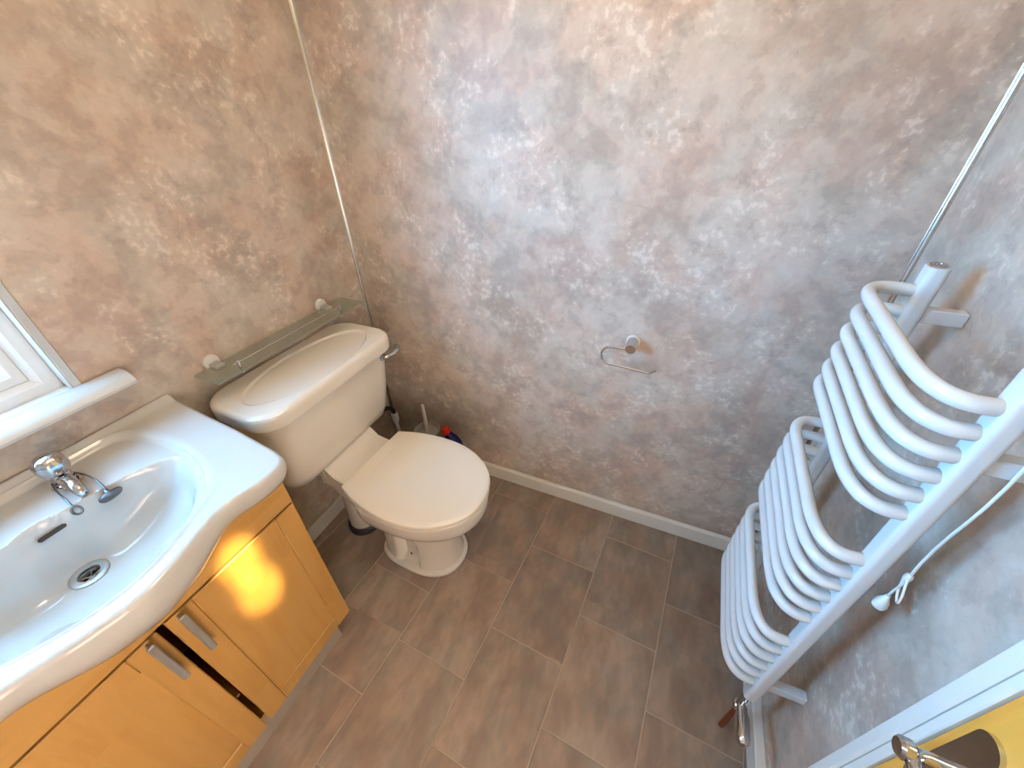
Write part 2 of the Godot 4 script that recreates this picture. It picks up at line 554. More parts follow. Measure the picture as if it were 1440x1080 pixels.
# ------------------------------------------------------------------ door
func build_door() -> void:
	var w := ROOM_W
	var fr := Node3D.new(); fr.name = "trim_3"; add_child(fr)
	fr.set_meta("kind", "structure")
	tag(fr, "white painted door casing beside the towel radiator", "door casing")
	var face := func(z0: float, z1: float, y0: float, y1: float):
		var s := Shape.new()
		s.box(Vector3(w - 0.014, y0, z0), Vector3(w, y1, z1), 0.004)
		obj("architrave", s.mesh(), mats.paint, fr)
	face.call(0.734, 0.759, 0.0, DOOR_H + 0.06)
	face.call(DOOR_Z1 + 0.006, DOOR_Z1 + 0.06, 0.0, DOOR_H + 0.06)
	face.call(0.759, DOOR_Z1 + 0.006, DOOR_H + 0.006, DOOR_H + 0.06)
	for z in [DOOR_Z0 + 0.0025, DOOR_Z1 - 0.018]:
		obj("lining", Shape.new().box(Vector3(w - 0.010, 0.0, z), Vector3(w + 0.08, DOOR_H, z + 0.0155), 0.002).mesh(), mats.paint, fr)
	obj("lining", Shape.new().box(Vector3(w - 0.010, DOOR_H - 0.024, DOOR_Z0 + 0.018), Vector3(w + 0.08, DOOR_H, DOOR_Z1 - 0.018), 0.002).mesh(), mats.paint, fr)
	var d := Node3D.new(); d.name = "door_1"; add_child(d)
	d.set_meta("kind", "structure")
	tag(d, "honey coloured wooden door with chrome lever handle", "door")
	var dm: StandardMaterial3D = mats.sunlit_door_wood
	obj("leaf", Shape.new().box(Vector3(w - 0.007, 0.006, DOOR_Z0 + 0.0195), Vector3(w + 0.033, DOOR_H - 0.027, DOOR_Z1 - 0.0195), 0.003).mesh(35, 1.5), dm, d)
	# lever on a long rounded backplate
	var zc := 0.815
	var plate := Shape.new()
	var pl := PackedVector2Array()
	for k in 25:
		var a := PI * k / 24
		pl.append(Vector2(zc + 0.021 * cos(a), 0.814 + 0.021 * sin(a)))
	for k in 25:
		var a := PI + PI * k / 24
		pl.append(Vector2(zc + 0.021 * cos(a), 0.66 + 0.021 * sin(a)))
	plate.prism(pl, 0.006, Transform3D(Basis(Vector3(0, 0, 1), Vector3(0, 1, 0), Vector3(-1, 0, 0)), Vector3(w - 0.007, 0, 0)))
	var h := obj("handle", plate.mesh(), mats.chrome, d)
	h.set_meta("label", "chrome lever handle on a long rounded backplate")
	var lev := Shape.new()
	lev.tube(rounded([Vector3(w, 0.738, zc), Vector3(w - 0.052, 0.738, zc), Vector3(w - 0.056, 0.735, zc + 0.11)], 0.02), 0.0085, 14)
	lev.lathe([Vector2(0, -0.008), Vector2(0.011, -0.008), Vector2(0.0145, -0.004), Vector2(0.0145, 0.007), Vector2(0.011, 0.011), Vector2(0, 0.012)], Transform3D(Basis(Vector3(0, 0, 1), Vector3(-1, 0, 0), Vector3(0, -1, 0)), Vector3(w - 0.055, 0.738, zc)))
	obj("lever", lev.mesh(), mats.chrome, h)

# ------------------------------------------------------------------ vanity unit
const VAN_Z0 := 0.797
const VAN_Z1 := 1.423
const VAN_X := 0.40

func build_vanity() -> void:
	var t := thing("vanity_cabinet", "honey beech vanity cabinet with two framed doors under the basin", "cabinet", Vector3(0, 0, 1.11))
	var z0 := VAN_Z0 - 1.11; var z1 := VAN_Z1 - 1.11; var x := VAN_X - 0.019
	var c := Shape.new()
	c.box(Vector3(0.016, 0.10, z0), Vector3(x - 0.002, 0.795, z0 + 0.016), 0.001)
	c.box(Vector3(0.016, 0.10, z1 - 0.016), Vector3(x - 0.002, 0.795, z1), 0.001)
	c.box(Vector3(0.016, 0.10, z0 + 0.016), Vector3(x - 0.002, 0.116, z1 - 0.016))
	c.box(Vector3(0.016, 0.116, z0 + 0.016), Vector3(0.024, 0.795, z1 - 0.016))
	obj("carcass", c.mesh(35, 1.7), mats.wood, t)
	obj("fascia", Shape.new().box(Vector3(x, 0.667, z0), Vector3(VAN_X, 0.752, z1), 0.0015).mesh(35, 1.7, Vector2(0.3, 0.1), true), mats.wood, t)
	var pl := Shape.new()
	pl.box(Vector3(0.355, 0.0005, VAN_Z0 + 0.045 - 1.11), Vector3(0.373, 0.099, VAN_Z1 - 0.045 - 1.11), 0.001)
	pl.box(Vector3(0.04, 0.0005, VAN_Z0 + 0.045 - 1.11), Vector3(0.355, 0.099, VAN_Z0 + 0.061 - 1.11))
	pl.box(Vector3(0.04, 0.0005, VAN_Z1 - 0.061 - 1.11), Vector3(0.355, 0.099, VAN_Z1 - 0.045 - 1.11))
	obj("plinth", pl.mesh(), mats.plinth, t)
	# doors: stiles, rails and a recessed flat panel; the handle stands at the meeting edge
	var dz := [[z0 + 0.001, -0.0065, 1], [0.0075, z1 - 0.001, -1]]
	for a in dz:
		var b0 := 0.103; var b1 := 0.660; var s := 0.052
		var da: float = a[0]; var db: float = a[1]
		var d := Shape.new()
		d.box(Vector3(x, b0, da), Vector3(VAN_X, b1, da + s), 0.0022)
		d.box(Vector3(x, b0, db - s), Vector3(VAN_X, b1, db), 0.0022)
		d.box(Vector3(x, b0, da + s), Vector3(VAN_X, b0 + s, db - s), 0.0022)
		d.box(Vector3(x, b1 - s, da + s), Vector3(VAN_X, b1, db - s), 0.0022)
		var dn := obj("door", d.mesh(35, 1.7, Vector2(0.1 + da, 0.4)), mats.wood, t)
		obj("panel", Shape.new().box(Vector3(x + 0.003, b0 + s - 0.006, da + s - 0.006), Vector3(VAN_X - 0.004, b1 - s + 0.006, db - s + 0.006)).mesh(35, 1.7, Vector2(0.7 + da, 0.9)), mats.wood, dn)
		var hz: float = db - 0.0215 if a[2] > 0 else da + 0.0215
		var hm := Shape.new()
		hm.box(Vector3(VAN_X + 0.021, 0.532, hz - 0.0065), Vector3(VAN_X + 0.029, 0.672, hz + 0.0065), 0.002)
		for hy in [0.552, 0.652]:
			hm.tube(PackedVector3Array([Vector3(VAN_X - 0.001, hy, hz), Vector3(VAN_X + 0.0215, hy, hz)]), 0.0045, 12)
		obj("handle", hm.mesh(), mats.brushed, dn).set_meta("label", "brushed metal bar handle")
	# catch between the doors
	obj("catch", Shape.new().box(Vector3(0.330, 0.268, -0.004), Vector3(0.379, 0.277, 0.0045), 0.001).mesh(), mats.wood, t)

# ------------------------------------------------------------------ basin
const BAS_Z := 1.105

func basin_edge() -> PackedVector2Array:      # (x, z - centre) of the outer rim, from back right round the front to back left
	var half := [Vector2(0.0005, -0.352), Vector2(0.14, -0.341), Vector2(0.27, -0.331), Vector2(0.38, -0.319), Vector2(0.440, -0.311), Vector2(0.466, -0.300), Vector2(0.4785, -0.277), Vector2(0.477, -0.235), Vector2(0.467, -0.190), Vector2(0.4665, -0.155), Vector2(0.477, -0.115), Vector2(0.493, -0.062), Vector2(0.504, 0.0)]
	var r := []
	for i in range(half.size() - 2, -1, -1): r.append(Vector2(half[i].x, -half[i].y))
	return PackedVector2Array(spline(half + r, 8))

func bowl_edge() -> PackedVector2Array:
	var half := [Vector2(0.030, 0.0), Vector2(0.030, -0.12), Vector2(0.031, -0.190), Vector2(0.046, -0.215), Vector2(0.094, -0.232), Vector2(0.176, -0.243), Vector2(0.267, -0.233), Vector2(0.346, -0.208), Vector2(0.395, -0.175), Vector2(0.433, -0.117), Vector2(0.455, -0.06), Vector2(0.464, 0.0)]
	var r := []
	for i in range(half.size() - 2, -1, -1): r.append(Vector2(half[i].x, -half[i].y))
	return PackedVector2Array(spline(half + r, 8))

func hit(poly: PackedVector2Array, c: Vector2, dir: Vector2) -> float:
	var best := 0.0
	for i in poly.size():
		var p = Geometry2D.segment_intersects_segment(c, c + dir * 2.0, poly[i], poly[(i + 1) % poly.size()])
		if p != null: best = maxf(best, c.distance_to(p))
	return best

func basin_height(p: Vector2, t: float) -> float:   # t: 1 on the recess edge, below 1 inside
	var h := 0.850 + 0.012 * smoothstep(0.026, 0.008, p.x)
	if t >= 1.0: return h
	h = 0.850 + 0.012 * smoothstep(0.026, 0.008, p.x) - 0.012 * smoothstep(1.0, 0.955, t)
	var ax := 0.072 if p.x < 0.236 else 0.226
	var az := 0.236
	var q := Vector2((p.x - 0.236) / ax, p.y / az).length()
	var f := 1.0 - pow(minf(q, 1.0), 2.7)
	var bowl := 0.842 - 0.128 * f * smoothstep(1.0, 0.80, q)
	var deck := h
	if q < 1.0: deck = minf(deck, bowl)
	return lerpf(0.7155, deck, smoothstep(0.026, 0.060, p.distance_to(Vector2(0.214, 0.0))))

func build_basin() -> void:
	var t := thing("wash_basin", "white ceramic bow-fronted wash basin set on the honey vanity", "basin", Vector3(0, 0, BAS_Z))
	var c := Vector2(0.236, 0.0)
	var outer := basin_edge(); var inner := bowl_edge()
	var n := 288
	var rings := []
	var r_out := PackedFloat32Array(); var r_in := PackedFloat32Array(); var dirs := PackedVector2Array()
	for i in n:
		var a := -TAU * i / n
		var d := Vector2(cos(a), sin(a))
		dirs.append(d); r_out.append(hit(outer, c, d)); r_in.append(hit(inner, c, d))
	var hole := 0.019
	var hc := Vector2(0.214, 0.0)     # waste hole
	var steps := []
	for k in 57: steps.append(pow(k / 56.0, 0.9))
	steps.insert(56, 0.992)
	for s: float in steps:
		var ring := PackedVector3Array()
		for i in n:
			var p := (c + dirs[i] * r_in[i] * s).lerp(hc + dirs[i] * hole, pow(1.0 - s, 3.0)) if s > 0.0 else hc + dirs[i] * hole
			var tt := s
			ring.append(Vector3(p.x, basin_height(p, tt), p.y))
		rings.append(ring)
	for s: float in [0.03, 0.08, 0.16, 0.3, 0.5, 0.7, 0.85]:
		var ring := PackedVector3Array()
		for i in n:
			var rr := lerpf(r_in[i], r_out[i] - 0.012, s)
			var p := c + dirs[i] * rr
			var lip := 0.0022 * sin(PI * minf(s / 0.22, 1.0))
			ring.append(Vector3(p.x, basin_height(p, 1.0) + lip, p.y))
		rings.append(ring)
	# rolled edge and apron
	for k in 7:
		var a := PI / 2 * k / 6
		var ring := PackedVector3Array()
		for i in n:
			var rr := minf(r_out[i] - 0.012 + 0.012 * sin(a), r_out[i])
			var p := c + dirs[i] * rr
			ring.append(Vector3(maxf(p.x, 0.0005), basin_height(p, 1.0) - 0.012 + 0.012 * cos(a), p.y))
		rings.append(ring)
	for k in 9:
		var s := (k + 1) / 9.0
		var ring := PackedVector3Array()
		for i in n:
			var p := c + dirs[i] * r_out[i]
			var bulge := smoothstep(0.20, 0.06, absf(p.y)) * smoothstep(0.3, 0.45, p.x)
			var yb := lerpf(0.803, 0.752, bulge)
			var inn := lerpf(0.012, 0.030, bulge) * pow(s, 2.2) - 0.006 * bulge * sin(PI * s)
			p = c + dirs[i] * (r_out[i] - inn)
			ring.append(Vector3(maxf(p.x, 0.0005), lerpf(basin_height(p, 1.0) - 0.012, yb, s), p.y))
		rings.append(ring)
	for q in [[0.02, 0.006], [0.10, 0.008], [0.16, 0.004]]:
		var ring := PackedVector3Array()
		for i in n:
			var p0: Vector3 = rings[-1][i] if q[0] == 0.02 else rings[-1][i]
			var p := Vector2(p0.x, p0.z).move_toward(c, q[0] * 0.4)
			ring.append(Vector3(maxf(p.x, 0.0005), p0.y - (q[1] if q[0] == 0.02 else 0.0), p.y))
		rings.append(ring)
	for k in rings.size(): rings[k].reverse()
	var s0 := Shape.new().loft(rings, false, false)
	var waste := PackedVector3Array()
	obj("bowl", s0.mesh(50), mats.ceramic, t)
	var floor_y := basin_height(hc + Vector2(0.02, 0), 0.2)
	var wr := obj("waste", Shape.new().lathe([Vector2(0.016, -0.03), Vector2(0.0165, -0.004), Vector2(0.018, 0.0015), Vector2(0.024, 0.003), Vector2(0.029, 0.0025), Vector2(0.0315, 0.0005), Vector2(0.031, -0.004), Vector2(0.017, -0.03)], Transform3D(Basis.IDENTITY, Vector3(hc.x, floor_y + 0.0015, hc.y)), 40, false).mesh(), mats.brushed, t)
	wr.set_meta("label", "chrome waste ring")
	var gr := Shape.new()
	gr.lathe([Vector2(0, -0.014), Vector2(0.0172, -0.014), Vector2(0.0172, -0.012), Vector2(0, -0.012)], Transform3D(Basis.IDENTITY, Vector3(hc.x, floor_y, hc.y)))
	obj("waste_well", gr.mesh(), mats.rubber, wr)
	var cr := Shape.new()
	for k in 3:
		var a := PI * k / 3 + 0.3
		var d := Vector3(cos(a), 0, sin(a)) * 0.0165
		var m := Vector3(hc.x, floor_y - 0.0095, hc.y)
		cr.tube(PackedVector3Array([m - d, m + d]), 0.0018, 8)
	cr.lathe([Vector2(0, -0.013), Vector2(0.005, -0.012), Vector2(0.005, -0.008), Vector2(0, -0.007)], Transform3D(Basis.IDENTITY, Vector3(hc.x, floor_y, hc.y)))
	obj("waste_cross", cr.mesh(), mats.chrome, wr)
	# overflow slot on the back slope of the bowl
	var ox := 0.172
	while basin_height(Vector2(ox, -0.012), 0.4) > 0.812: ox += 0.0005
	var slope := Vector3(1.0, 0.75, 0).normalized()
	var along := Vector3(0, 0, 1)
	var sl := PackedVector2Array()
	for k in 13:
		var a := PI * k / 12 - PI / 2
		sl.append(Vector2(0.017 + 0.0042 * cos(a), 0.0042 * sin(a)))
	for k in 13:
		var a := PI * k / 12 + PI / 2
		sl.append(Vector2(-0.017 + 0.0042 * cos(a), 0.0042 * sin(a)))
	var up := slope.cross(along)
	obj("overflow_slot", Shape.new().prism(sl, 0.004, Transform3D(Basis(along, up, slope), Vector3(ox, 0.812, -0.012) - slope * 0.0025)).mesh(), mats.rubber, t)

func build_tap() -> void:
	var b := Vector3(0.094, 0.8385, 1.019)
	var t := thing("basin_tap", "chrome pillar tap with faceted knob and wire plug stay on the basin", "tap", b)
	obj("body", Shape.new().lathe([Vector2(0, 0), Vector2(0.024, 0), Vector2(0.0245, 0.003), Vector2(0.022, 0.007), Vector2(0.0175, 0.010), Vector2(0.0165, 0.020), Vector2(0.0175, 0.026), Vector2(0.0155, 0.031), Vector2(0.010, 0.033), Vector2(0.009, 0.037), Vector2(0, 0.037)]).mesh(), mats.chrome, t)
	var sp := Shape.new()
	sp.tube(path([Vector3(0.006, 0.017, 0.001), Vector3(0.03, 0.0205, 0.002), Vector3(0.052, 0.020, 0.003), Vector3(0.066, 0.0135, 0.004), Vector3(0.0695, 0.004, 0.004)], 6), 0.0135, 20, true, 0.0095)
	obj("spout", sp.mesh(), mats.chrome, t)
	# knob: eight flattened flutes, domed top
	var rings := []
	for q in [[0.012, 0.031], [0.019, 0.032], [0.0245, 0.037], [0.0275, 0.047], [0.0280, 0.056], [0.0255, 0.066], [0.0195, 0.0735], [0.009, 0.0765]]:
		var ring := PackedVector3Array()
		for k in 48:
			var a := -TAU * k / 48
			var r: float = 0.9 * q[0] * (1.0 - 0.045 * cos(8 * a) * smoothstep(0.012, 0.026, q[0]))
			ring.append(Vector3(r * cos(a), q[1], r * sin(a)))
		rings.append(ring)
	obj("knob", Shape.new().loft(rings).mesh(40), mats.chrome, t)
	# wire stay clipped round the body, one arm carrying the plug, one ending in an eye
	var w := Shape.new()
	var clip := []
	for k in 11:
		var a := PI * 0.5 + PI * k / 10
		clip.append(Vector3(0.0185 * cos(a), 0.012, 0.0185 * sin(a)))
	w.tube(PackedVector3Array(clip), 0.0017, 8)
	w.tube(path([Vector3(0.0, 0.012, 0.0185), Vector3(0.03, 0.012, 0.024), Vector3(0.062, 0.009, 0.027), Vector3(0.084, 0.000, 0.030)], 5), 0.0017, 8)
	w.tube(path([Vector3(0.0, 0.012, -0.0185), Vector3(0.03, 0.013, -0.023), Vector3(0.062, 0.010, -0.024), Vector3(0.091, -0.003, -0.021)], 5), 0.0017, 8)
	obj("stay_wire", w.mesh(), mats.wire, t)
	var ey := []
	for k in 17:
		var a := TAU * k / 16
		ey.append(Vector3(0.084 + 0.0065 * (1 - cos(a)), 0.000 - 0.006 * (1 - cos(a)), 0.030 + 0.0065 * sin(a)))
	obj("eye", Shape.new().tube(PackedVector3Array(ey), 0.0023, 8).mesh(), mats.wire, t)
	var tilt := Basis(Vector3(0, 0, 1), 0.85)
	obj("plug", Shape.new().lathe([Vector2(0, 0.002), Vector2(0.0175, 0), Vector2(0.0205, 0.004), Vector2(0.0195, 0.008), Vector2(0.017, 0.009), Vector2(0.0085, 0.0095), Vector2(0.005, 0.013), Vector2(0.003, 0.02), Vector2(0, 0.02)], Transform3D(tilt, Vector3(0.1045, -0.0145, -0.019))).mesh(), mats.wire, t)

# ------------------------------------------------------------------ toilet
func lid_outline(grow: float, y: float, u0 := 0.0, front := 0.0) -> PackedVector3Array:
	var half := [Vector2(0, 0.148), Vector2(0.028, 0.158), Vector2(0.075, 0.173), Vector2(0.15, 0.186), Vector2(0.22, 0.189), Vector2(0.29, 0.180), Vector2(0.355, 0.155), Vector2(0.41, 0.113), Vector2(0.443, 0.06), Vector2(0.453, 0.0)]
	var r := []
	for i in range(half.size() - 2, -1, -1): r.append(Vector2(half[i].x, -half[i].y))
	var pts := spline(half + r, 6)
	var out := PackedVector3Array()
	for i in pts.size():
		var p: Vector2 = pts[i]
		var a: Vector2 = pts[maxi(i - 1, 0)]; var b: Vector2 = pts[mini(i + 1, pts.size() - 1)]
		var nrm := Vector2(b.y - a.y, -(b.x - a.x)).normalized() * -1.0
		p = p + nrm * grow
		out.append(Vector3(maxf(p.x, u0) + front * smoothstep(0.1, 0.45, p.x), y, p.y))
	return out

func pan_ring(y: float, u0: float, u1: float, hw: float, sq: float, n := 96, recess := 0.0) -> PackedVector3Array:
	var out := PackedVector3Array()
	var c := (u0 + u1) / 2; var l := (u1 - u0) / 2
	for k in n:
		var a := TAU * k / n
		var ca := cos(a); var sa := sin(a)
		var e := 2.0 / sq
		var eb := 2.0 / 3.4
		var x := signf(ca) * pow(absf(ca), e if ca > 0 else eb) * l
		var z := -signf(sa) * pow(absf(sa), e if ca > 0 else eb) * hw
		var uu := c + x
		if recess > 0.0:
			z -= signf(z) * recess * smoothstep(0.115, 0.130, uu) * smoothstep(0.215, 0.195, uu)
		out.append(Vector3(uu, y, z))
	return out

func build_toilet() -> void:
	var zc := 0.437
	var t := thing("toilet", "cream white close-coupled toilet with closed lid beside the vanity", "toilet", Vector3(0, 0, zc))
	# cistern, tapering downwards
	var rings := []
	for q in [[0.458, 0.050, 0.150, 0.205, 0.03], [0.450, 0.030, 0.176, 0.222, 0.05], [0.462, 0.018, 0.198, 0.236, 0.06], [0.50, 0.016, 0.212, 0.245, 0.065], [0.60, 0.016, 0.232, 0.254, 0.07], [0.70, 0.016, 0.246, 0.260, 0.075], [0.762, 0.016, 0.252, 0.263, 0.075]]:
		rings.append(rrect((q[2] - q[1]) / 2, q[3], q[4], q[0], Vector3((q[1] + q[2]) / 2, 0, 0), 8))
	obj("cistern", Shape.new().loft(rings).mesh(45), mats.pan, t)
	# lid with a sunken oval top
	var lr := []
	for q in [[0.757, 0.010, 0.262, 0.272, 0.07], [0.754, 0.006, 0.268, 0.277, 0.078], [0.758, 0.004, 0.271, 0.279, 0.08], [0.785, 0.004, 0.271, 0.279, 0.08], [0.796, 0.006, 0.268, 0.276, 0.078], [0.802, 0.012, 0.260, 0.268, 0.072], [0.803, 0.018, 0.254, 0.262, 0.07]]:
		lr.append(rrect((q[2] - q[1]) / 2, q[3], q[4], q[0], Vector3((q[1] + q[2]) / 2, 0, 0), 14))
	for k in lr.size(): lr[k] = resampled(lr[k], 112)
	var m: int = lr[0].size()
	for q in [[0.803, 0.0], [0.8025, 0.25], [0.7995, 0.55], [0.7965, 1.0], [0.796, 1.9]]:
		var ring := PackedVector3Array()
		for i in m:
			var o: Vector3 = lr[6][i]
			var dir := Vector2(o.x - 0.148, o.z)
			var a := atan2(dir.y / 0.262, dir.x / 0.118)
			var oval := Vector2(0.148 + 0.104 * cos(a) * (1.0 - 0.055 * q[1]), 0.236 * sin(a) * (1.0 - 0.05 * q[1]))
			ring.append(Vector3(oval.x, q[0], oval.y))
		lr.append(ring)
	obj("cistern_lid", Shape.new().loft(lr).mesh(40), mats.pan, t)
	# flush lever
	var lev := Shape.new()
	lev.lathe([Vector2(0, 0), Vector2(0.013, 0), Vector2(0.015, 0.004), Vector2(0.012, 0.010), Vector2(0, 0.012)], Transform3D(Basis(Vector3(0, 1, 0), Vector3(1, 0, 0), Vector3(0, 0, -1)), Vector3(0.242, 0.728, -0.205)))
	lev.tube(path([Vector3(0.250, 0.728, -0.205), Vector3(0.262, 0.727, -0.215), Vector3(0.268, 0.727, -0.235), Vector3(0.264, 0.728, -0.262), Vector3(0.252, 0.730, -0.284)], 5), 0.0065, 12, true, 0.011)
	obj("flush_lever", lev.mesh(), mats.chrome, t).set_meta("label", "chrome flush lever")
	# pan: turned a little towards the vanity, as in the photograph
	var swing := Node3D.new()
	var turn := Transform3D(Basis(Vector3.UP, -0.040), Vector3(0.2885, 0, 0.0))
	swing.free()
	var pr := []
	for q in [[0.0, 0.0, 0.338, 0.122, 2.3], [0.010, 0.0, 0.338, 0.122, 2.3], [0.014, 0.002, 0.334, 0.118, 2.3], [0.018, 0.010, 0.325, 0.110, 2.3, 0.018], [0.05, 0.013, 0.320, 0.106, 2.3, 0.030], [0.10, 0.012, 0.317, 0.103, 2.3, 0.032], [0.15, 0.008, 0.317, 0.103, 2.25, 0.020], [0.175, 0.004, 0.320, 0.104, 2.2, 0.006], [0.20, 0.0, 0.325, 0.106, 2.2], [0.24, -0.03, 0.340, 0.116, 2.15], [0.265, -0.06, 0.372, 0.136, 2.1], [0.29, -0.09, 0.406, 0.156, 2.1], [0.315, -0.11, 0.432, 0.172, 2.1], [0.34, -0.125, 0.446, 0.181, 2.1], [0.365, -0.13, 0.452, 0.185, 2.12], [0.390, -0.13, 0.453, 0.186, 2.12], [0.398, -0.13, 0.451, 0.184, 2.12], [0.402, -0.125, 0.446, 0.180, 2.12]]:
		var rec: float = q[5] if q.size() > 5 else 0.0
		var ring := pan_ring(q[0], q[1], q[2], q[3], q[4], 96, rec)
		# the rear of the upper pan narrows to the platform that carries the cistern
		if q[0] > 0.22:
			for i in ring.size():
				var p := ring[i]
				var k := smoothstep(0.10, -0.02, p.x)
				p.z = lerpf(p.z, clampf(p.z, -0.118, 0.118), k)
				ring[i] = p
		for i in ring.size(): ring[i] = turn * ring[i]
		pr.append(ring)
	obj("pan", Shape.new().loft(pr).mesh(45), mats.pan, t)
	# platform below the cistern
	var pf := []
	for q in [[0.395, 0.118, 0.01], [0.40, 0.122, 0.01], [0.452, 0.122, 0.012]]:
		pf.append(rrect(0.065, q[1], q[2], q[0], Vector3(0.115, 0, 0.0), 5))
	var pl := Shape.new()
	pl.loft(pf)
	var slopes := []
	for q in [[0.150, 0.448, 0.120], [0.185, 0.445, 0.120], [0.215, 0.415, 0.120], [0.265, 0.404, 0.122], [0.33, 0.404, 0.122]]:
		slopes.append(PackedVector3Array([Vector3(q[0], 0.36, -q[2]), Vector3(q[0], q[1] - 0.004, -q[2]), Vector3(q[0], q[1], -q[2] + 0.004), Vector3(q[0], q[1], q[2] - 0.004), Vector3(q[0], q[1] - 0.004, q[2]), Vector3(q[0], 0.36, q[2])]))
	pl.loft(slopes)
	obj("platform", pl.mesh(40), mats.pan, t)
	# trap going down to the floor behind the pan
	var tr := Shape.new()
	tr.tube(rounded([Vector3(0.33, 0.30, 0.0), Vector3(0.165, 0.33, 0.012), Vector3(0.150, 0.028, 0.018)], 0.14, 10), 0.066, 28, true, 0.057)
	obj("trap", tr.mesh(), mats.pan, t)
	obj("trap_collar", Shape.new().lathe([Vector2(0.055, 0.0), Vector2(0.068, 0.0), Vector2(0.069, 0.012), Vector2(0.066, 0.026), Vector2(0.062, 0.032), Vector2(0.053, 0.032)], Transform3D(Basis.IDENTITY, Vector3(0.150, 0.0005, 0.018))).mesh(), mats.rubber, t).set_meta("label", "black rubber collar at the floor")
	# seat ring, lid and hinges
	var st := []
	for q in [[0.402, -0.006, 0.0], [0.404, 0.0, 0.0], [0.414, 0.001, 0.0], [0.4185, -0.002, 0.0], [0.4195, -0.006, 0.0]]:
		var ring := lid_outline(q[1], q[0], 0.004)
		for i in ring.size(): ring[i] = turn * ring[i]
		ring.reverse()
		st.append(ring)
	obj("seat", Shape.new().loft(st).mesh(35), mats.seat, t)
	var ld := []
	for q in [[0.4195, -0.004], [0.421, 0.001], [0.429, 0.003], [0.4335, 0.001], [0.4365, -0.004], [0.439, -0.016], [0.4395, -0.04], [0.4375, -0.075], [0.4365, -0.11]]:
		var ring := lid_outline(q[1], q[0], 0.0 if q[1] > -0.003 else (0.002 if q[1] > -0.005 else minf(-q[1], 0.05)))
		for i in ring.size(): ring[i] = turn * ring[i]
		ring.reverse()
		ld.append(ring)
	obj("lid", Shape.new().loft(ld).mesh(35), mats.seat, t)
	for s in [-1, 1]:
		var hg := Shape.new()
		hg.lathe([Vector2(0, -0.016), Vector2(0.008, -0.015), Vector2(0.0085, 0), Vector2(0.008, 0.015), Vector2(0, 0.016)], turn * Transform3D(Basis(Vector3(0, 1, 0), Vector3(0, 0, 1), Vector3(1, 0, 0)), Vector3(-0.006, 0.4125, s * 0.075)), 16)
		obj("hinge", hg.mesh(), mats.seat, t)
	# floor fixing screw in the side recess, both sides
	for s in [-1, 1]:
		obj("screw", Shape.new().lathe([Vector2(0, -0.002), Vector2(0.0065, -0.002), Vector2(0.0065, 0.001), Vector2(0.004, 0.003), Vector2(0, 0.0035)], turn * Transform3D(Basis(Vector3(1, 0, 0), s * PI / 2 * 0.92), Vector3(0.155, 0.042, s * 0.0775)), 16).mesh(), mats.chrome, t)

